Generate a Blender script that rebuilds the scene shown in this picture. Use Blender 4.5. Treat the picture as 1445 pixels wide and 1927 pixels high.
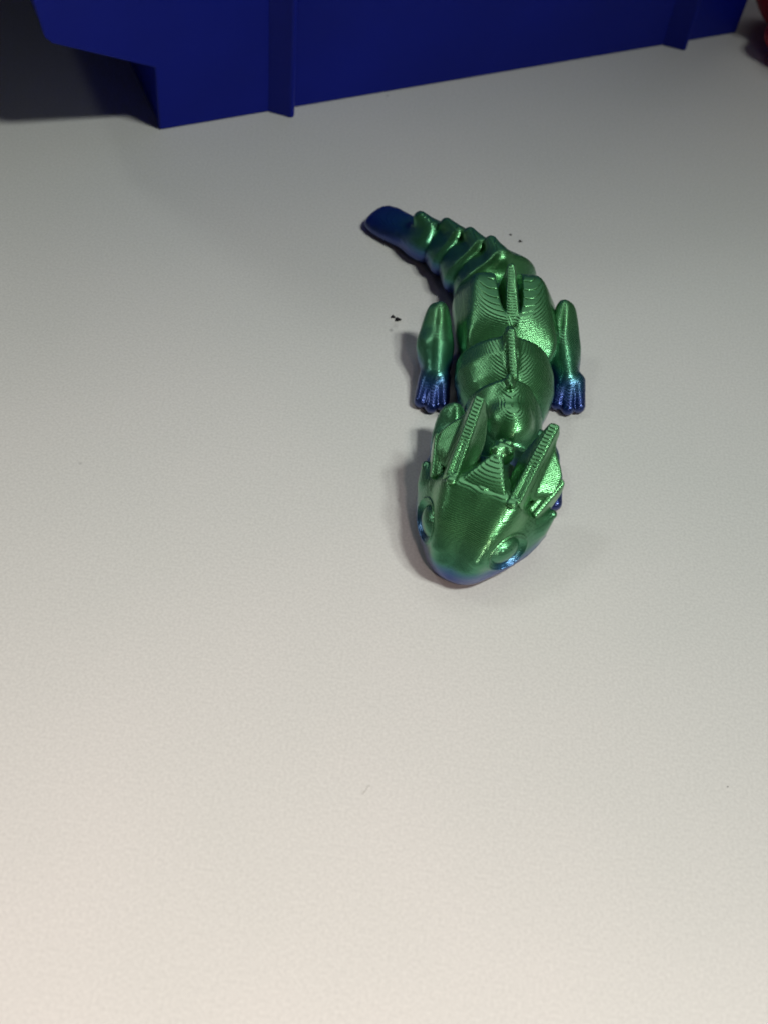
import bpy, bmesh, math, random
import numpy as np
from mathutils import Vector, Matrix

for o in list(bpy.data.objects):
    bpy.data.objects.remove(o, do_unlink=True)
scene = bpy.context.scene
COL = scene.collection
MM = 0.001
random.seed(4)
rng = np.random.default_rng(7)

# ------------------------------------------------------------------ camera
pitch, roll, dist = math.radians(53), math.radians(8), 200.0
fw = np.array([0, math.cos(pitch), -math.sin(pitch)])
r0 = np.array([1.0, 0, 0]); u0 = np.cross(r0, fw)
cr, sr = math.cos(roll), math.sin(roll)
rx = cr * r0 + sr * u0
up = cr * u0 - sr * r0
cam_pos = -fw * dist
cam_data = bpy.data.cameras.new('camera')
cam = bpy.data.objects.new('camera', cam_data)
COL.objects.link(cam)
M = Matrix(((rx[0], up[0], -fw[0], cam_pos[0] * MM),
            (rx[1], up[1], -fw[1], cam_pos[1] * MM),
            (rx[2], up[2], -fw[2], cam_pos[2] * MM),
            (0, 0, 0, 1)))
cam.matrix_world = M
cam_data.sensor_fit = 'VERTICAL'
cam_data.sensor_height = 36.0
cam_data.lens = 2200.0 * 36.0 / 1927.0
cam_data.clip_start = 0.01
cam_data.clip_end = 50.0
cam_data.dof.use_dof = True
cam_data.dof.focus_distance = 0.205
cam_data.dof.aperture_fstop = 22.0
scene.camera = cam

# ------------------------------------------------------------------ light
w = bpy.data.worlds.new('World'); scene.world = w
w.use_nodes = True
bg = w.node_tree.nodes['Background']
bg.inputs[0].default_value = (0.95, 0.97, 1.0, 1)
bg.inputs[1].default_value = 0.014
scene.view_settings.view_transform = 'Standard'
scene.view_settings.look = 'None'
scene.view_settings.gamma = 1.0
scene.view_settings.exposure = 0.0
scene.cycles.sample_clamp_indirect = 1.0
scene.cycles.filter_width = 1.7
scene.cycles.use_denoising = True


def lamp(name, loc, target, sx, sy, watts, color):
    d = bpy.data.lights.new(name, 'AREA')
    d.shape = 'RECTANGLE'; d.size = sx; d.size_y = sy
    d.energy = watts; d.color = color
    o = bpy.data.objects.new(name, d); COL.objects.link(o)
    o.location = loc
    o.rotation_euler = (Vector(target) - Vector(loc)).to_track_quat('-Z', 'Y').to_euler()
    return o


def spot(name, loc, target, watts, color, angle, radius, blend=1.0):
    d = bpy.data.lights.new(name, 'SPOT')
    d.energy = watts; d.color = color
    d.spot_size = math.radians(angle); d.spot_blend = blend; d.shadow_soft_size = radius
    o = bpy.data.objects.new(name, d); COL.objects.link(o)
    o.location = loc
    o.rotation_euler = (Vector(target) - Vector(loc)).to_track_quat('-Z', 'Y').to_euler()
    return o


# shaded lamps over the right of the table, their pool of light centred in front of the figurine
spot('desk_lamp', (0.46, -0.12, 0.98), (0.01, -0.17, 0), 18.0, (0.965, 1.0, 0.915), 43, 0.06)
spot('desk_lamp', (0.58, -0.06, 0.92), (0.01, -0.16, 0), 11.0, (0.955, 1.0, 0.915), 43, 0.055)
spot('warm_lamp', (0.27, -0.64, 0.72), (0.0, -0.225, 0), 41.0, (1.0, 0.77, 0.68), 25.5, 0.06)
spot('wall_lamp', (-0.62, 0.34, 0.92), (0.02, -0.01, 0), 4.2, (0.95, 1.0, 0.95), 14, 0.08)
lamp('ceiling_lamp', (0.1, 0.95, 1.35), (0, 0.03, 0), 1.0, 0.35, 1.6, (0.97, 1.0, 0.99))

# ------------------------------------------------------------------ helpers


def tag(o, label=None, cat=None, group=None, kind=None):
    if label: o['label'] = label
    if cat: o['category'] = cat
    if group: o['group'] = group
    if kind: o['kind'] = kind
    return o


def empty(name, loc):
    o = bpy.data.objects.new(name, None); COL.objects.link(o)
    o.location = loc
    o.empty_display_size = 0.01
    return o


def link_mesh(name, me, mat, parent=None, smooth=True):
    o = bpy.data.objects.new(name, me); COL.objects.link(o)
    if mat: me.materials.append(mat)
    if smooth:
        me.polygons.foreach_set('use_smooth', [True] * len(me.polygons))
    if parent: o.parent = parent
    return o


def bm_obj(name, bm, mat, parent=None, smooth=False, bevel=0.0, seg=2):
    me = bpy.data.meshes.new(name)
    bmesh.ops.recalc_face_normals(bm, faces=bm.faces)
    if bevel > 0:
        bmesh.ops.bevel(bm, geom=[e for e in bm.edges if e.is_manifold and e.calc_face_angle(0) > 0.25],
                        offset=bevel, segments=seg, affect='EDGES', profile=0.5)
    bm.to_mesh(me); bm.free()
    return link_mesh(name, me, mat, parent, smooth)


def nodes_of(m):
    m.use_nodes = True
    return m.node_tree.nodes, m.node_tree.links, m.node_tree.nodes['Principled BSDF']


# ------------------------------------------------------------------ materials
def ramp(nodes, stops):
    r = nodes.new('ShaderNodeValToRGB')
    cr_ = r.color_ramp
    while len(cr_.elements) < len(stops):
        cr_.elements.new(0.5)
    for e, (p, c) in zip(cr_.elements, stops):
        e.position = p; e.color = (*c, 1)
    return r


def mat_table():
    m = bpy.data.materials.new('white_laminate')
    n, l, b = nodes_of(m)
    tc = n.new('ShaderNodeTexCoord')
    nz = n.new('ShaderNodeTexNoise'); nz.inputs['Scale'].default_value = 18; nz.inputs['Detail'].default_value = 5
    l.new(tc.outputs['Object'], nz.inputs['Vector'])
    r = ramp(n, [(0.3, (0.705, 0.715, 0.70)), (0.7, (0.755, 0.745, 0.735))])
    l.new(nz.outputs['Fac'], r.inputs['Fac'])
    # a fine speckle of the laminate print
    sp = n.new('ShaderNodeTexNoise'); sp.inputs['Scale'].default_value = 2200; sp.inputs['Detail'].default_value = 2
    l.new(tc.outputs['Object'], sp.inputs['Vector'])
    spr = ramp(n, [(0.3, (0.90, 0.90, 0.90)), (0.7, (1.04, 1.04, 1.04))])
    l.new(sp.outputs['Fac'], spr.inputs['Fac'])
    mx = n.new('ShaderNodeMix'); mx.data_type = 'RGBA'; mx.blend_type = 'MULTIPLY'; mx.inputs[0].default_value = 1
    l.new(r.outputs['Color'], mx.inputs[6]); l.new(spr.outputs['Color'], mx.inputs[7])
    # graphite smudge beside the crumbs and a few faint scuffs
    out = mx.outputs[2]
    for (x, y, rad, amt) in ((-3.5, 43.9, 0.55, 0.45), (-2.9, 45.2, 0.8, 0.28), (-52.7, 1.3, 0.5, 0.3),
                             (-12.8, 120.4, 0.5, 0.4), (20.1, 76.0, 1.6, 0.05)):
        vm = n.new('ShaderNodeVectorMath'); vm.operation = 'DISTANCE'
        wob = n.new('ShaderNodeTexNoise'); wob.inputs['Scale'].default_value = 900
        l.new(tc.outputs['Object'], wob.inputs['Vector'])
        l.new(tc.outputs['Object'], vm.inputs[0]); vm.inputs[1].default_value = (x * MM, y * MM, 0)
        ad = n.new('ShaderNodeMath'); ad.operation = 'MULTIPLY_ADD'
        l.new(wob.outputs['Fac'], ad.inputs[0]); ad.inputs[1].default_value = rad * MM * 1.6
        l.new(vm.outputs['Value'], ad.inputs[2])
        mr = n.new('ShaderNodeMapRange')
        mr.inputs['From Min'].default_value = rad * MM * 0.8; mr.inputs['From Max'].default_value = rad * MM * 1.9
        mr.inputs['To Min'].default_value = amt; mr.inputs['To Max'].default_value = 0
        l.new(ad.outputs[0], mr.inputs['Value'])
        mk = n.new('ShaderNodeMix'); mk.data_type = 'RGBA'
        l.new(mr.outputs['Result'], mk.inputs[0]); l.new(out, mk.inputs[6])
        mk.inputs[7].default_value = (0.10, 0.09, 0.10, 1)
        out = mk.outputs[2]
    l.new(out, b.inputs['Base Color'])
    b.inputs['Roughness'].default_value = 0.42
    b.inputs['Specular IOR Level'].default_value = 0.35
    bn = n.new('ShaderNodeTexNoise'); bn.inputs['Scale'].default_value = 700; bn.inputs['Detail'].default_value = 3
    l.new(tc.outputs['Object'], bn.inputs['Vector'])
    bp = n.new('ShaderNodeBump'); bp.inputs['Strength'].default_value = 0.1; bp.inputs['Distance'].default_value = 0.0001
    l.new(bn.outputs['Fac'], bp.inputs['Height']); l.new(bp.outputs['Normal'], b.inputs['Normal'])
    return m


def mat_silk():
    """two-colour silk filament: the spool changes from blue to green as the print grows upward"""
    m = bpy.data.materials.new('silk_filament')
    n, l, b = nodes_of(m)
    tc = n.new('ShaderNodeTexCoord')
    sep = n.new('ShaderNodeSeparateXYZ'); l.new(tc.outputs['Object'], sep.inputs[0])
    nz = n.new('ShaderNodeTexNoise'); nz.inputs['Scale'].default_value = 120; nz.inputs['Detail'].default_value = 2
    l.new(tc.outputs['Object'], nz.inputs['Vector'])
    ma = n.new('ShaderNodeMath'); ma.operation = 'MULTIPLY_ADD'
    l.new(nz.outputs['Fac'], ma.inputs[0]); ma.inputs[1].default_value = 0.0012
    l.new(sep.outputs['Z'], ma.inputs[2])
    mr = n.new('ShaderNodeMapRange')
    mr.inputs['From Min'].default_value = 0.0006; mr.inputs['From Max'].default_value = 0.0106
    l.new(ma.outputs[0], mr.inputs['Value'])
    r = ramp(n, [(0.0, (0.005, 0.009, 0.12)), (0.29, (0.006, 0.045, 0.26)), (0.42, (0.014, 0.12, 0.24)),
                 (0.54, (0.04, 0.25, 0.14)), (1.0, (0.085, 0.33, 0.12))])
    l.new(mr.outputs['Result'], r.inputs['Fac'])
    l.new(r.outputs['Color'], b.inputs['Base Color'])
    b.inputs['Metallic'].default_value = 0.8
    b.inputs['Roughness'].default_value = 0.26
    b.inputs['Specular IOR Level'].default_value = 0.5
    b.inputs['Coat Weight'].default_value = 1.0; b.inputs['Coat Roughness'].default_value = 0.2
    return m


def mat_plastic(name, col, rough, scale=420, bump=0.15):
    m = bpy.data.materials.new(name)
    n, l, b = nodes_of(m)
    tc = n.new('ShaderNodeTexCoord')
    nz = n.new('ShaderNodeTexNoise'); nz.inputs['Scale'].default_value = 35; nz.inputs['Detail'].default_value = 4
    l.new(tc.outputs['Object'], nz.inputs['Vector'])
    r = ramp(n, [(0.3, tuple(c * 0.9 for c in col)), (0.7, tuple(min(1, c * 1.1) for c in col))])
    l.new(nz.outputs['Fac'], r.inputs['Fac']); l.new(r.outputs['Color'], b.inputs['Base Color'])
    b.inputs['Roughness'].default_value = rough
    b.inputs['Specular IOR Level'].default_value = 0.2
    b2 = n.new('ShaderNodeTexNoise'); b2.inputs['Scale'].default_value = scale * 3; b2.inputs['Detail'].default_value = 2
    l.new(tc.outputs['Object'], b2.inputs['Vector'])
    bp = n.new('ShaderNodeBump'); bp.inputs['Strength'].default_value = bump; bp.inputs['Distance'].default_value = 0.0001
    l.new(b2.outputs['Fac'], bp.inputs['Height']); l.new(bp.outputs['Normal'], b.inputs['Normal'])
    return m


TABLE = mat_table()
SILK = mat_silk()
BLUE = mat_plastic('blue_polypropylene', (0.003, 0.013, 0.34), 0.45)
RED = mat_plastic('red_plastic', (0.42, 0.02, 0.04), 0.35, bump=0.04)
DUST = mat_plastic('grey_dust', (0.28, 0.27, 0.25), 0.8)
GRIT = mat_plastic('black_grit', (0.012, 0.010, 0.014), 0.6, bump=0.6)

# ------------------------------------------------------------------ table
bm = bmesh.new()
bmesh.ops.create_cube(bm, size=1, matrix=Matrix.Translation((0.05, 0.12, -0.0125)) @ Matrix.Diagonal((1.5, 0.95, 0.025, 1)))
tag(bm_obj('table_top', bm, TABLE, bevel=0.002), kind='structure')

# ------------------------------------------------------------------ storage bin
B0 = np.array([-60.5, 95.7]); BA = math.atan2(169.2 - 95.7, 72.8 + 60.5)
root = empty('storage_bin', (B0[0] * MM, B0[1] * MM, 0))
root.rotation_euler = (0, 0, BA)
tag(root, 'blue plastic stacking storage bin with ribbed side and overhanging front, behind the green toy', 'bin')
BL, BD, BH = 152.0, 105.0, 118.0     # along the base, depth, height
prof = [(0, 0), (BL, 0), (BL + 4, BH), (-33, BH), (-22.8, 35), (-21.5, 25.4), (-20.2, 23.9), (0, 15.2)]


def prism(bm, pts, y0, y1):
    """pts in x,z extruded along y (mm)"""
    a = [bm.verts.new((x * MM, y0 * MM, z * MM)) for x, z in pts]
    b = [bm.verts.new((x * MM, y1 * MM, z * MM)) for x, z in pts]
    bm.faces.new(a); bm.faces.new(list(reversed(b)))
    k = len(pts)
    for i in range(k):
        bm.faces.new((a[i], b[i], b[(i + 1) % k], a[(i + 1) % k]))


def slab(name, pts, y0, y1, bevel=0.4):
    bm = bmesh.new(); prism(bm, pts, y0, y1)
    return bm_obj(name, bm, BLUE, root, bevel=bevel * MM)


slab('side_wall', prof, 0, 2.2)
slab('side_wall', prof, BD - 2.2, BD)
slab('floor_panel', [(0.3, 0.3), (BL - 2.4, 0.3), (BL - 2.3, 2.4), (0.3, 2.4)], 2.2, BD - 2.2)
slab('step_panel', [(0.2, 2.5), (2.3, 2.5), (2.3, 16.6), (0.2, 15.4)], 2.2, BD - 2.2)
slab('underside_panel', [(0.0, 15.5), (2.2, 17.0), (-19.0, 25.6), (-21.2, 25.0), (-20.0, 24.1)], 2.2, BD - 2.2)
slab('front_panel', [(-21.3, 25.5), (-19.2, 26.0), (-24.4, 62), (-26.6, 62)], 2.2, BD - 2.2)
slab('back_panel', [(BL - 2.2, 0.3), (BL - 0.2, 0.3), (BL + 3.7, BH - 0.3), (BL + 1.6, BH - 0.3)], 2.2, BD - 2.2)
for x0 in (25.0, 129.6):
    bm = bmesh.new()
    z0, z1 = 0.0, BH - 6
    plan = [(0, 0.1), (3.2, -2.6), (4.2, -3.5), (4.9, -3.6), (5.4, -2.8), (5.7, 0.1)]
    a = [bm.verts.new(((x0 + x) * MM, y * MM, z0)) for x, y in plan]
    b = [bm.verts.new(((x0 + x) * MM, y * MM, z1 * MM)) for x, y in plan]
    bm.faces.new(a); bm.faces.new(list(reversed(b)))
    for i in range(len(plan)):
        j = (i + 1) % len(plan)
        bm.faces.new((a[i], b[i], b[j], a[j]))
    bm_obj('rib', bm, BLUE, root, bevel=0.3 * MM)

# ------------------------------------------------------------------ implicit modelling (mm)
LAYER = 0.2


def sstep(x):
    x = np.clip(x, 0, 1); return x * x * (3 - 2 * x)


def smin(a, b, k):
    h = np.clip(0.5 + 0.5 * (b - a) / k, 0, 1)
    return b + (a - b) * h - k * h * (1 - h)


def smax(a, b, k):
    return -smin(-a, -b, k)


def ell(p, c, r):
    x = [(p[i] - c[i]) for i in range(3)]
    k0 = np.sqrt(sum((x[i] / r[i]) ** 2 for i in range(3)))
    k1 = np.sqrt(sum((x[i] / r[i] ** 2) ** 2 for i in range(3))) + 1e-9
    return k0 * (k0 - 1) / k1


def cone(p, a, b, ra, rb, sc=(1, 1, 1)):
    """capsule with tapering radius; sc squashes an axis"""
    a = np.array(a, float) / sc; b = np.array(b, float) / sc
    d = b - a
    q = [p[i] / sc[i] - a[i] for i in range(3)]
    t = np.clip((q[0] * d[0] + q[1] * d[1] + q[2] * d[2]) / (d @ d), 0, 1)
    e = np.sqrt(sum((q[i] - t * d[i]) ** 2 for i in range(3)))
    return (e - (ra + (rb - ra) * t)) * min(sc)


def planes(p, pl, k=0.4):
    """smooth intersection of half spaces (point, outward normal)"""
    f = None
    for (c, nrm) in pl:
        nrm = np.array(nrm, float); nrm /= np.linalg.norm(nrm)
        d = sum((p[i] - c[i]) * nrm[i] for i in range(3))
        f = d if f is None else smax(f, d, k)
    return f


def hull(p, pts, k=0.4):
    """smooth convex hull of a few points: half spaces through every supporting triangle"""
    pts = np.array(pts, float); cen = pts.mean(0); pl = []
    n_ = len(pts)
    seen = set()
    for i in range(n_):
        for j in range(i + 1, n_):
            for m_ in range(j + 1, n_):
                nr = np.cross(pts[j] - pts[i], pts[m_] - pts[i])
                L = np.linalg.norm(nr)
                if L < 1e-6: continue
                nr /= L
                if (cen - pts[i]) @ nr > 0: nr = -nr
                if ((pts - pts[i]) @ nr).max() < 1e-6:
                    key = tuple(np.round(nr, 4))
                    if key in seen: continue
                    seen.add(key); pl.append((pts[i], nr))
    return planes(p, pl, k)


def loft(p, st, nt=2.0, nb=2.5, k=0.8):
    """st rows: v, half width, top, centre height, bottom"""
    u, v, w_ = p
    st = np.array(st, float)
    vs = np.linspace(st[0, 0], st[-1, 0], 200)
    # Catmull-Rom style smoothing: moving average of the polyline
    ker = np.hanning(25); ker /= ker.sum()
    cols = []
    for c in range(1, 5):
        y = np.interp(vs, st[:, 0], st[:, c])
        ypad = np.concatenate([np.full(12, y[0]), y, np.full(12, y[-1])])
        cols.append(np.convolve(ypad, ker, 'valid'))
    a, top, wc, bot = (np.interp(v, vs, c) for c in cols)
    dz = w_ - wc
    hb = np.where(dz > 0, top - wc, wc - bot)
    n_ = np.where(dz > 0, nt, nb)
    q = (np.abs(u / a) ** n_ + np.abs(dz / hb) ** n_ + 1e-12) ** (1 / n_)
    f = (q - 1) * np.minimum(a, hb) * 0.9
    f = smax(f, v - st[-1, 0], k); f = smax(f, st[0, 0] - v, k)
    return f


def frame(ox, oy, th):
    t = math.radians(th)
    F = (-math.sin(t), -math.cos(t)); R = (math.cos(t), -math.sin(t))

    def loc(x, y, z):
        dx, dy = x - ox, y - oy
        return (dx * R[0] + dy * R[1], dx * F[0] + dy * F[1], z)

    def world(u, v, w_):
        return np.array([ox + u * R[0] + v * F[0], oy + u * R[1] + v * F[1], w_])
    loc.world = world
    return loc


# smooth value noise for print irregularity
_NG = rng.standard_normal((32, 32, 32)).astype(np.float32)


def vnoise(x, y, z, s):
    x, y, z = x / s, y / s, z / s
    xi, yi, zi = (np.floor(t).astype(int) for t in (x, y, z))
    fx, fy, fz = sstep(x - xi), sstep(y - yi), sstep(z - zi)
    g = lambda a, b, c: _NG[(xi + a) % 32, (yi + b) % 32, (zi + c) % 32]
    l1 = lambda p_, q_, t: p_ + (q_ - p_) * t
    return l1(l1(l1(g(0, 0, 0), g(1, 0, 0), fx), l1(g(0, 1, 0), g(1, 1, 0), fx), fy),
              l1(l1(g(0, 0, 1), g(1, 0, 1), fx), l1(g(0, 1, 1), g(1, 1, 1), fx), fy), fz)


def surface(fn, lo, hi, h):
    """layered print of the solid fn<0: contours are taken at every layer centre and
    extruded with a rounded bead, then meshed with surface nets"""
    xs = np.arange(lo[0], hi[0] + h, h); ys = np.arange(lo[1], hi[1] + h, h)
    k0 = max(0, int(math.floor(lo[2] / LAYER))); k1 = int(math.ceil(hi[2] / LAYER))
    zc = (np.arange(k0, k1) + 0.5) * LAYER
    X, Y, Z = np.meshgrid(xs, ys, zc, indexing='ij')
    base = fn(X, Y, Z)
    base = base + 0.006 * vnoise(X, Y, Z * 2.2, 0.9)
    # each layer's contour drifts by a hair, as prints do
    base = base + (0.003 * rng.standard_normal(len(zc)))[None, None, :]
    ph = np.array([-1 / 3, 0, 1 / 3]) * LAYER
    ins = np.array([0.75, 0, 0.75]) * (LAYER / 2 - np.sqrt((LAYER / 2) ** 2 - ph[0] ** 2))
    F = np.empty((len(xs), len(ys), len(zc) * 3 + 2), np.float32)
    zs = np.empty(len(zc) * 3 + 2)
    for i in range(3):
        F[:, :, 1 + i:-1:3] = base + ins[i]
        zs[1 + i:-1:3] = zc + ph[i]
    F[:, :, 0] = 1.0; F[:, :, -1] = 1.0
    zs[0] = zs[1] - LAYER / 3; zs[-1] = zs[-2] + LAYER / 3
    if k0 == 0: zs[0] = 0.0
    F[0] = 1; F[-1] = 1; F[:, 0] = 1; F[:, -1] = 1
    return nets(F, xs, ys, zs)


def nets(F, xs, ys, zs):
    S = F < 0
    nx, ny, nz = F.shape
    c = np.zeros((nx - 1, ny - 1, nz - 1), np.uint8)
    for a in (0, 1):
        for b in (0, 1):
            for d in (0, 1):
                c += S[a:nx - 1 + a, b:ny - 1 + b, d:nz - 1 + d]
    act = (c > 0) & (c < 8)
    I, J, K = np.nonzero(act)
    idx = np.full(act.shape, -1, np.int64); idx[I, J, K] = np.arange(len(I))
    acc = np.zeros((len(I), 3)); cnt = np.zeros(len(I))
    corners = [(a, b, d) for a in (0, 1) for b in (0, 1) for d in (0, 1)]
    for p0 in corners:
        for ax in range(3):
            if p0[ax]: continue
            p1 = list(p0); p1[ax] = 1
            f0 = F[I + p0[0], J + p0[1], K + p0[2]]; f1 = F[I + p1[0], J + p1[1], K + p1[2]]
            m_ = (f0 < 0) != (f1 < 0)
            t = np.where(m_, f0 / np.where(m_, f0 - f1, 1), 0)
            q = [xs[I + p0[0]], ys[J + p0[1]], zs[K + p0[2]]]
            e = [xs[I + p1[0]], ys[J + p1[1]], zs[K + p1[2]]]
            for i in range(3):
                acc[:, i] += np.where(m_, q[i] + (e[i] - q[i]) * t, 0)
            cnt += m_
    V = acc / cnt[:, None]
    quads = []
    # x edges
    s = S[:-1, 1:-1, 1:-1] != S[1:, 1:-1, 1:-1]
    i, j, k = np.nonzero(s); fl = S[i, j + 1, k + 1]
    q = np.stack([idx[i, j, k], idx[i, j + 1, k], idx[i, j + 1, k + 1], idx[i, j, k + 1]], 1)
    q[~fl] = q[~fl][:, ::-1]; quads.append(q)
    s = S[1:-1, :-1, 1:-1] != S[1:-1, 1:, 1:-1]
    i, j, k = np.nonzero(s); fl = S[i + 1, j, k + 1]
    q = np.stack([idx[i, j, k], idx[i, j, k + 1], idx[i + 1, j, k + 1], idx[i + 1, j, k]], 1)
    q[~fl] = q[~fl][:, ::-1]; quads.append(q)
    s = S[1:-1, 1:-1, :-1] != S[1:-1, 1:-1, 1:]
    i, j, k = np.nonzero(s); fl = S[i + 1, j + 1, k]
    q = np.stack([idx[i, j, k], idx[i + 1, j, k], idx[i + 1, j + 1, k], idx[i, j + 1, k]], 1)
    q[~fl] = q[~fl][:, ::-1]; quads.append(q)
    return V, np.concatenate(quads)


ROOT = (18.0, 30.0)
dragon = empty('dragon_figurine', (ROOT[0] * MM, ROOT[1] * MM, 0))
tag(dragon, 'small green and blue 3D printed dragon figurine with segmented body, lying on the white table', 'figurine')
NT = [0]


def printed(name, fn, lo, hi, h, parent=None):
    V, Q = surface(fn, lo, hi, h)
    V = (V - np.array([ROOT[0], ROOT[1], 0])) * MM
    me = bpy.data.meshes.new(name)
    me.vertices.add(len(V)); me.vertices.foreach_set('co', V.astype(np.float32).ravel())
    me.loops.add(4 * len(Q)); me.loops.foreach_set('vertex_index', Q.astype(np.int32).ravel())
    me.polygons.add(len(Q)); me.polygons.foreach_set('loop_start', np.arange(0, 4 * len(Q), 4, dtype=np.int32))
    me.update(calc_edges=True); me.validate()
    NT[0] += 2 * len(Q)
    return link_mesh(name, me, SILK, parent or dragon)


def box(fr, us, vs, ws):
    c = np.array([fr.world(u, v, 0) for u in us for v in vs])
    return [c[:, 0].min(), c[:, 1].min(), ws[0]], [c[:, 0].max(), c[:, 1].max(), ws[1]]


# ------------------------------------------------------------------ head
HD = frame(15.8, -1.0, 17)


EN = np.array((0.82, 0.50, 0.28)); EN /= np.linalg.norm(EN)
ET = np.array((-0.52, 0.854, 0.0)); ET -= EN * (ET @ EN); ET /= np.linalg.norm(ET)
EU = np.cross(EN, ET); EC = np.array((7.15, 6.9, 6.6))


def eye_axes(p):
    d = [p[i] - EC[i] for i in range(3)]
    return tuple(sum(d[i] * A_[i] for i in range(3)) for A_ in (EN, ET, EU))


def head_fn(x, y, z):
    u, v, w_ = HD(x, y, z)
    p = (np.abs(u), v, w_)
    f = loft((u, v, w_), [(-9, 7.5, 10.0, 4.5, 1), (-5, 10.6, 12.0, 4.5, .3), (-2, 11.6, 13.8, 4, .2), (1, 11.0, 14.6, 3.8, .2), (3.5, 10, 14.2, 3.5, .2),
                          (7, 8.0, 12.0, 3.2, .2), (10.1, 5.6, 9.0, 3, .2), (11.8, 4.0, 6.3, 2.6, .2), (13.1, 2.6, 4.4, 2.2, .3)],
             nt=1.75, nb=2.6, k=2.4)
    # brow ridges from the horn roots to the snout
    rg = np.minimum(np.minimum(cone(p, (4.6, 2.6, 11.7), (3.6, 7.3, 9.2), 1.8, 1.8), cone(p, (3.6, 7.3, 9.2), (2.8, 10.2, 6.4), 1.8, 1.7)),
                    cone(p, (2.8, 10.2, 6.4), (2.2, 11.0, 5.0), 1.7, 1.4))
    f = smin(f, rg, 3.0)
    # cheek bump
    f = smin(f, cone(p, (9.6, -1.5, 6.3), (11.3, -3.2, 7.4), 2.2, 0.8), 1.4)
    # eye socket with a thin raised rim
    e = eye_axes(p)
    f = smin(f, np.maximum(np.abs(ell(e, (0, 0, 0), (1.6, 4.0, 3.15))) - .16, f - .22), 0.25)
    f = smax(f, -ell(e, (0.2, 0, 0), (1.3, 3.8, 2.95)), 0.2)
    f = smax(f, 0.12 - w_, 0.05)
    return f


head = printed('head', head_fn, *box(HD, (-13, 13), (-10, 16.5), (0, 16.5)), 0.15)


def eye_fn(sg):
    def fn(x, y, z):
        u, v, w_ = HD(x, y, z)
        return ell(eye_axes((sg * u, v, w_)), (-2.0, -.1, -.1), (2.4, 3.6, 2.75))
    return fn


for sg in (-1, 1):
    us = sorted((sg * 1.5, sg * 9.5))
    printed('eye', eye_fn(sg), *box(HD, us, (1.6, 11.0), (2.2, 9.8)), 0.12, head)


def horn_fn(sg):
    def fn(x, y, z):
        u, v, w_ = HD(x, y, z); p = (sg * u, v, w_)
        A = np.array([5.5, 1.8, 14.6]); Bp = np.array([6.4, -12.2, 19.2]); Mx = A * .45 + Bp * .55 + (0, 0, .35)
        # flat topped bar
        f = hull(p, [A + (-1.15, 1.2, -.1), A + (1.15, .9, -.1), A + (-2.0, .4, -5), A + (1.8, .2, -5), Mx + (-.95, 0, 0), Mx + (1.05, 0, 0),
                     Mx + (-1.9, 0, -3), Mx + (1.9, 0, -3),
                     Bp + (-.8, .2, 0), Bp + (1.1, 0, 0), Bp + (-1.4, .6, -2.2), Bp + (1.7, .6, -2.2),
                     Bp + (-1.2, 5, -5), Bp + (1.4, 5, -5)], 0.5)
        # groove along the top
        d = Bp - A
        g = cone(p, A + d * 0.0 + (0.0, 0, 0.3), A + d * .55 + (0, 0, .55), 0.5, 0.25)
        f = smax(f, -g, 0.2)
        # outer web
        web = hull(p, [(6.4, -1.0, 13.4), (6.8, -10.5, 17.4), (11.2, -7.2, 13.8), (11.0, -3.4, 11.6), (7.5, -.5, 11.5),
                       (6.4, -6, 9.5), (10.4, -6.0, 11.5), (8, -1.5, 9.5), (6.9, -8.5, 12.5)], 0.8)
        f = smin(f, web, 0.7)
        inner = hull(p, [(5.2, 1.2, 13.9), (6.2, -11.6, 18.2), (5.4, -2, 15.0), (5.9, -8, 17.0), (2.7, -2.6, 13.4), (2.8, -6.6, 13.9), (4.3, -11.2, 15.8), (4.2, .2, 13.0),
                         (3.0, -2.6, 10), (3.2, -6.6, 10), (7, -2, 11), (7, -8, 11), (5, -10.5, 12)], 0.5)
        f = smin(f, inner, 0.8)
        # nub at the root
        f = smin(f, ell(p, (5.15, 3.1, 14.1), (.9, .85, .6)), 0.4)
        return f
    return fn


def spike_fn(sg):
    def fn(x, y, z):
        u, v, w_ = HD(x, y, z); p = (sg * u, v, w_)
        f = hull(p, [(7.4, .2, 10.9), (9.3, .9, 9.9), (7.4, -2, 7.5), (10.2, -1.6, 7.0),
                     (9.8, -6.9, 13.3), (11.6, -6.4, 13.0), (9.6, -6.2, 11.2), (11.7, -5.6, 10.7), (9, -4, 7.2)], 0.35)
        f = smax(f, -cone(p, (8.4, .5, 10.7), (9.7, -4.0, 12.3), .38, .2), .2)
        return f
    return fn


for sg in (-1, 1):
    us = sorted((sg * 3, sg * 13))
    printed('horn', horn_fn(sg), *box(HD, us, (-14.5, 4.8), (8, 20.4)), 0.12, head)
    printed('cheek_spike', spike_fn(sg), *box(HD, us, (-9, 2), (6, 14.2)), 0.12, head)


def crest_fn(x, y, z):
    p = HD(x, y, z)
    f = hull(p, [(-4.9, 3.3, 13.9), (4.9, 3.3, 13.9), (-.6, -4.4, 16.4), (.6, -4.4, 16.4), (0, .8, 15.4), (-2.9, 3.8, 13.5), (2.9, 3.8, 13.5),
                 (-4.6, 3.0, 10), (4.6, 3.0, 10), (-.9, -5, 10), (.9, -5, 10)], 0.8)
    f = smin(f, ell(p, (0.2, -5.6, 14.6), (2.1, 1.9, 2.2)), 0.5)
    f = smin(f, ell(p, (-.7, -4.6, 15.9), (1.0, .9, .9)), 0.3)
    f = smin(f, ell(p, (1.1, -5.7, 16.0), (1.1, 1.1, .9)), 0.3)
    return f + 0.15 * vnoise(x, y, z, 0.75) * sstep((z - 15.6) / .6)


printed('crest', crest_fn, *box(HD, (-6, 6), (-9, 4.4), (9, 18.6)), 0.12, head)

# ------------------------------------------------------------------ body segments
NK = frame(19.0, 19.5, -9)


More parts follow.
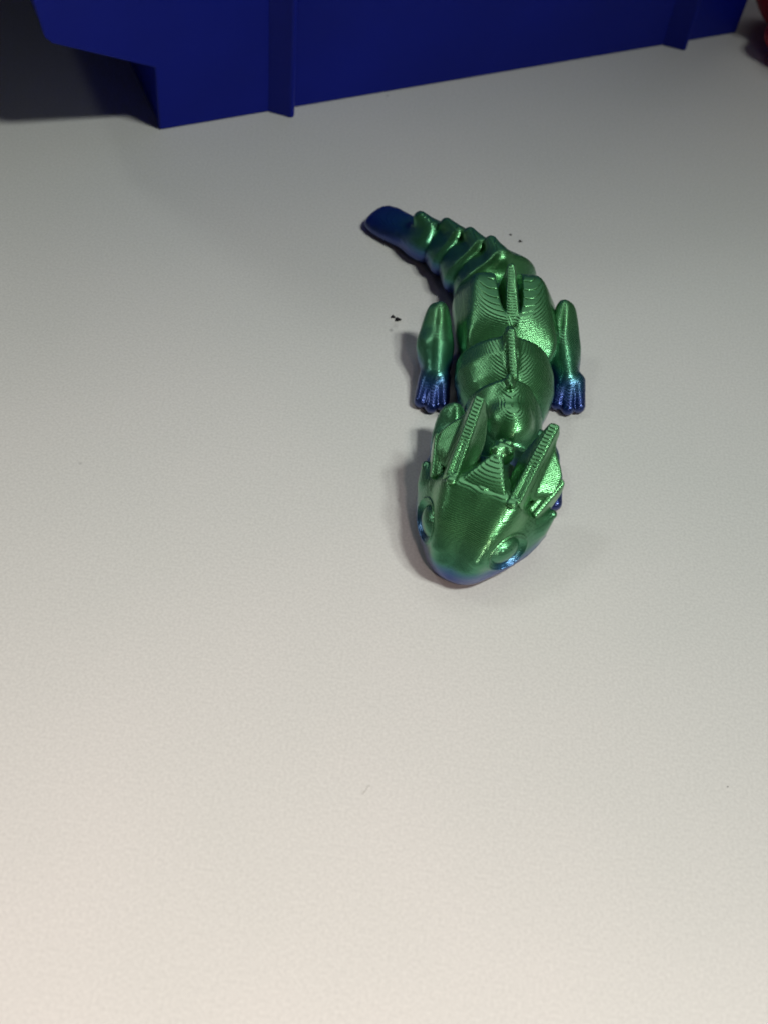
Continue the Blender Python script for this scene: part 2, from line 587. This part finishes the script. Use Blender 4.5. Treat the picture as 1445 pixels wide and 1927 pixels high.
def neck_fn(x, y, z):
    p = NK(x, y, z); u, v, w_ = p
    f = loft(p, [(-5, 6.4, 11.2, 5, .3), (-3.6, 7.0, 12.6, 5, .2), (0, 6.8, 11.6, 5, .2), (4, 6.0, 9.5, 5, .2), (8, 4.6, 8, 4, .6)], nt=1.7, nb=3, k=0.7)
    f = smin(f, ell(p, (0, 1.8, 7.9), (4.3, 5.4, 3.8)), 0.6)
    f = smax(f, -cone(p, (-3.9, -2, 11.4), (-4.7, 5, 8.8), .5, .5), .3)
    f = smax(f, -cone(p, (3.9, -2, 11.4), (4.7, 5, 8.8), .5, .5), .3)
    f = smin(f, cone(p, (0, -4.0, 12.5), (0, -2.2, 12.6), .7, .5), .8)
    f = f + .03 * vnoise(x, y, z, .6) * sstep((z - 11) / 1.0)
    return f


def spine(fr, front, back, wd, wb, drop=4):
    """wedge fin: narrow flat front face, ridge climbing to an apex at the back; (v, w) pairs"""
    def fn(x, y, z):
        p = fr(x, y, z)
        return hull(p, [(-wd, front[0], front[1] - .5), (wd, front[0], front[1] - .5), (-.7, back[0], back[1]), (.7, back[0], back[1]),
                        (-wd, front[0], front[1] - drop), (wd, front[0], front[1] - drop), (0, back[0] - 1.4, back[1] - 2.2),
                        (-wb, back[0] + 1.5, front[1] - drop + 1), (wb, back[0] + 1.5, front[1] - drop + 1), (0, back[0] - 2.4, front[1] - drop + 1)], 0.4)
    return fn


MD = frame(18.3, 29.2, -9)


def mid_fn(x, y, z):
    p = MD(x, y, z)
    f = loft(p, [(-5.2, 7.6, 11.8, 6, .4), (-3.5, 8.7, 13.4, 6, .2), (0, 9.1, 13.0, 6, .2), (4, 8.7, 12.0, 5.6, .2), (7, 7.4, 11.0, 5, .2), (9, 6.2, 9, 5, .3)],
             nt=1.85, nb=3, k=0.5)
    f = smin(f, cone(p, (0, -4.0, 14.2), (0, 3.0, 13.2), 1.0, .6), 1.8)
    f = smax(f, -hull(p, [(-.2, 6.2, 14.5), (.2, 6.2, 14.5), (-.2, 6.2, 12.2), (.2, 6.2, 12.2), (-1.5, 1, 16), (1.5, 1, 16), (-1.2, -2.2, 17), (1.2, -2.2, 17), (-1.0, 0, 12), (1.0, 0, 12), (-.8, -2.4, 13), (.8, -2.4, 13)], .3), .3)
    return smin(f, spine(MD, (6.0, 13.2), (-3.4, 15.7), 0.75, 1.4)(x, y, z), .25)


HP = frame(17.6, 44.0, -8)


def hip_fn(x, y, z):
    p = HP(x, y, z); q = (np.abs(p[0]), p[1], p[2])
    f = hull(p, [t for sg in (-1, 1) for t in ((sg * 6.3, -5.2, 13.7), (sg * 3.2, -6.0, 13.3), (sg * 7.6, -2, 12.8), (sg * 5.4, 2.2, 13.2), (sg * 8.4, 9, 9.8), (sg * 6.5, 12.5, 7.8), (sg * 1.5, 6.6, 12.6), (sg * 1.5, 9.5, 10.7),
                                               (sg * 10.3, -4, 7.2), (sg * 10.3, 2, 6.8), (sg * 9.2, 9, 6), (sg * 8.4, -9.4, 7), (sg * 5.6, -8.0, 11.4),
                                               (sg * 9.3, -6, .15), (sg * 9.3, 6, .15), (sg * 7, 11.5, .15), (sg * 7.2, -10, .15))], .9)
    # hollow either side of the fin
    f = smax(f, -hull(p, [(-.3, 7.2, 13.5), (.3, 7.2, 13.5), (-.3, 7.2, 11.4), (.3, 7.2, 11.4), (-2.5, 1.5, 15), (2.5, 1.5, 15), (-3.3, -13, 16), (3.3, -13, 16), (-2.4, -13, 9.6), (2.4, -13, 9.6), (-1.8, 1.5, 10.9), (1.8, 1.5, 10.9)], .3), .35)
    return smin(f, spine(HP, (6.8, 12.4), (-5.0, 16.3), 1.35, 2.5, 5)(x, y, z), .25)


printed('neck', neck_fn, *box(NK, (-8.5, 8.5), (-6, 9), (0, 13.6)), 0.16)
printed('chest', mid_fn, *box(MD, (-10, 10), (-6.5, 10), (0, 17.6)), 0.16)
printed('hip', hip_fn, *box(HP, (-12, 12), (-11.5, 13), (0, 18.8)), 0.17)


# ------------------------------------------------------------------ tail
def tail_fn(fr, a, h, ln, sp):
    def fn(x, y, z):
        p = fr(x, y, z)
        f = loft(p, [(-ln, a * .72, h * .76, h * .4, .2), (ln * .35, a * .97, h * .97, h * .4, .15), (ln * .55, a, h, h * .4, .15), (ln * .8, a * .97, h * .96, h * .4, .15), (ln * 1.5, a * .7, h * .68, h * .4, .3)],
                 nt=1.8, nb=3, k=0.4)
        f = smin(f, cone(p, (0, ln * .35, h * .93), (0, -ln * .5, sp - 1.6), a * .22, 1.3), 2.0)
        return f
    return fn


for (ox, oy, th, a, h, ln, sp) in ((14.2, 57.4, -30, 8.9, 12.3, 4.2, 13.6), (10.2, 61.6, -38, 7.9, 10.6, 3.8, 11.8),
                                   (5.6, 65.8, -46, 6.5, 9.0, 3.6, 10.1)):
    fr = frame(ox, oy, th)
    printed('tail_segment', tail_fn(fr, a, h, ln, sp), *box(fr, (-a - 1, a + 1), (-ln - 1, ln * 1.5 + 1), (0, sp + .8)), 0.16)
TT = frame(0.0, 68.5, -56)


def tip_fn(x, y, z):
    p = TT(x, y, z)
    f = loft(p, [(-13.2, 3.6, 2.8, 1.4, .1), (-10, 4.6, 3.6, 1.5, .1), (-6, 4.4, 4.2, 1.7, .1), (-3, 4.0, 5.0, 1.9, .1), (0, 4.8, 7.0, 2.4, .1), (1.8, 5.0, 7.4, 3, .15), (3.0, 4.8, 7.2, 3, .15), (5, 3.6, 5.2, 2.6, .2)],
             nt=2.2, nb=3, k=1.5)
    f = smin(f, cone(p, (0, 1.2, 6.4), (0, -1.2, 7.3), 1.6, 1.5), 2.0)
    return f


printed('tail_tip', tip_fn, *box(TT, (-6.5, 6.5), (-14.4, 6.4), (0, 10.2)), 0.16)


# ------------------------------------------------------------------ legs
def leg_fn(top, mid, ank, foot, sg, toes=3, fat=1.0):
    """sg: outward side (-1 left, +1 right in the picture)"""
    def fn(x, y, z):
        p = (x, y, z)
        T, Mi, An, Fo = (np.array(t_, float) for t_ in (top, mid, ank, foot))
        o = sg  # outward
        f = hull(p, [T + (.2 * -o, .3, 2.4), T + (-o * 2.2, 2.4, .4), T + (o * 2.5, 2.0, 0), Mi + (o * 4.4, -.2, -.6), Mi + (o * 3.6, 2.8, -2.5), Mi + (o * 3.8, -2.8, -2.0),
                     Mi + (-o * .2, -1.6, 2.0), Mi + (-o * 3.8, -.2, 0), Mi + (-o * 3.2, 3.5, -2), Mi + (-o * 3.3, -3, -1.8), An + (0, .8, 1.9),
                     An + (o * 3.0, 1, -1), An + (-o * 3.0, 1, -1), (Mi[0] - 3, Mi[1] + 3, .2), (Mi[0] + 3, Mi[1] + 3, .2), (An[0] - 2.3, An[1], .2), (An[0] + 2.3, An[1], .2)], 1.5)
        f = smin(f, cone(p, Mi + (0, -.8, -1.8), An + (0, 0, .2), 2.9, 2.5), 2.0)
        fx, fy = foot[0], foot[1]
        ft = None
        for e_ in (-1, 0, 1):
            t_ = cone(p, (fx + e_ * 1.1, fy + 3.4, 2.5), (fx + e_ * 2.0, fy - 2.2 + abs(e_) * .9, 1.2), 1.9, 1.3)
            ft = t_ if ft is None else smin(ft, t_, .4)
        f = smin(f, ft, .7)
        f = smax(f, 0.08 - z, .05)
        return f
    return fn


LEGS = (
    ('hind_leg', (4.7, 41.2, 9.4), (5.2, 36.6, 6.6), (5.8, 30.8, 2.9), (5.8, 26.8, 1.7), -1),
    ('hind_leg', (28.4, 46.0, 9.8), (28.7, 40.2, 6.6), (30.0, 35.0, 2.9), (30.9, 31.0, 1.7), 1),
    ('front_leg', (9.4, 17.6, 8.2), (9.9, 14.0, 5.4), (9.4, 9.6, 3.0), (9.0, 6.6, 1.8), -1),
    ('front_leg', (25.2, 16.6, 5.6), (25.8, 13.8, 4.2), (26.6, 10.6, 2.8), (27.0, 7.4, 1.8), 1),
)
for (nm, top, mid, ank, foot, sg) in LEGS:
    pts = np.array([top, mid, ank, foot])
    lo = pts.min(0) - 5; hi = pts.max(0) + 5
    lo[2] = 0; hi[2] = top[2] + 3.4
    printed(nm, leg_fn(top, mid, ank, foot, sg), lo, hi, 0.15)

print('triangles in the figurine:', NT[0])

# ------------------------------------------------------------------ red object
g = [np.arange(a, b, 0.8) for a, b in ((70, 112), (146, 196), (-0.8, 30))]
GX, GY, GZ = np.meshgrid(*g, indexing='ij'); gp = (GX, GY, GZ)
fr_ = ell(gp, (93, 173, 12.5), (15, 11, 12))
fr_ = smin(fr_, ell(gp, (90, 160, 6.5), (9, 7, 6.2)), 3.0)
fr_ = smin(fr_, ell(gp, (84, 179, 16), (8, 7, 9)), 3.0)
fr_ = fr_ + 0.5 * vnoise(GX, GY, GZ, 6.0)
fr_ = smax(fr_, 0.1 - GZ, .4).astype(np.float32)
for ax_ in range(3):
    sl = [slice(None)] * 3
    for e_ in (0, -1):
        sl[ax_] = e_; fr_[tuple(sl)] = 1.0
V_, Q_ = nets(fr_, *g)
rm = bpy.data.meshes.new('red_object')
rm.from_pydata([tuple(t) for t in (V_ - (92, 170, 0)) * MM], [], [tuple(map(int, q_)) for q_ in Q_]); rm.update()
ro = link_mesh('red_object', rm, RED)
ro.location = (0.0885, 0.169, 0)
tag(ro, 'dark red glossy rounded object poking into view past the right end of the blue bin', 'object')

# ------------------------------------------------------------------ crumbs
def crumb(x, y, r, label, flat=0.5):
    bm = bmesh.new()
    bmesh.ops.create_icosphere(bm, subdivisions=2, radius=1)
    a = random.random() * 6
    for v in bm.verts:
        c = v.co
        k = 1 + 0.35 * math.sin(3 * math.atan2(c.y, c.x) + a) + random.uniform(-.15, .15)
        v.co = Vector((c.x * r * k, c.y * r * k * .8, (max(c.z, -.8) + .8) * r * flat)) * MM
    o = bm_obj('crumb', bm, GRIT, smooth=True)
    o.location = (x * MM, y * MM, 0.00002)
    tag(o, label, 'crumb', 'dark crumbs on the white table')


crumb(-2.6, 46.9, 0.55, 'largest black crumb on the table left of the dragon, right one of the close pair')
crumb(-3.6, 47.5, 0.42, 'smaller black crumb just left of the largest crumb, beside the hind leg')
crumb(18.2, 77.0, 0.27, 'tiny dark crumb right of the tail, the one nearer the blue bin')
crumb(20.3, 75.3, 0.33, 'tiny dark crumb right of the tail, the lower of that pair')
crumb(56.5, -42.0, 0.11, 'lone dark speck far out on the empty lower right of the table')
cu = bpy.data.curves.new('fibre', 'CURVE'); cu.dimensions = '3D'; cu.bevel_depth = 0.03 * MM; cu.bevel_resolution = 1
sp_ = cu.splines.new('POLY'); fp = [(2.6, -51.2), (2.9, -50.8), (3.1, -50.4), (3.2, -50.0), (3.5, -49.7)]
sp_.points.add(len(fp) - 1)
for q_, (x_, y_) in zip(sp_.points, fp):
    q_.co = ((x_ - 3) * MM, (y_ + 50.5) * MM, 0.06 * MM, 1)
tmp = bpy.data.objects.new('fibre', cu); COL.objects.link(tmp)
bpy.context.view_layer.update()
fm = bpy.data.meshes.new_from_object(tmp.evaluated_get(bpy.context.evaluated_depsgraph_get()))
bpy.data.objects.remove(tmp, do_unlink=True)
fo = link_mesh('dust_fibre', fm, DUST); fo.location = (3 * MM, -50.5 * MM, 0)
tag(fo, 'thin curled grey dust fibre alone on the table below the dragon', 'fibre')
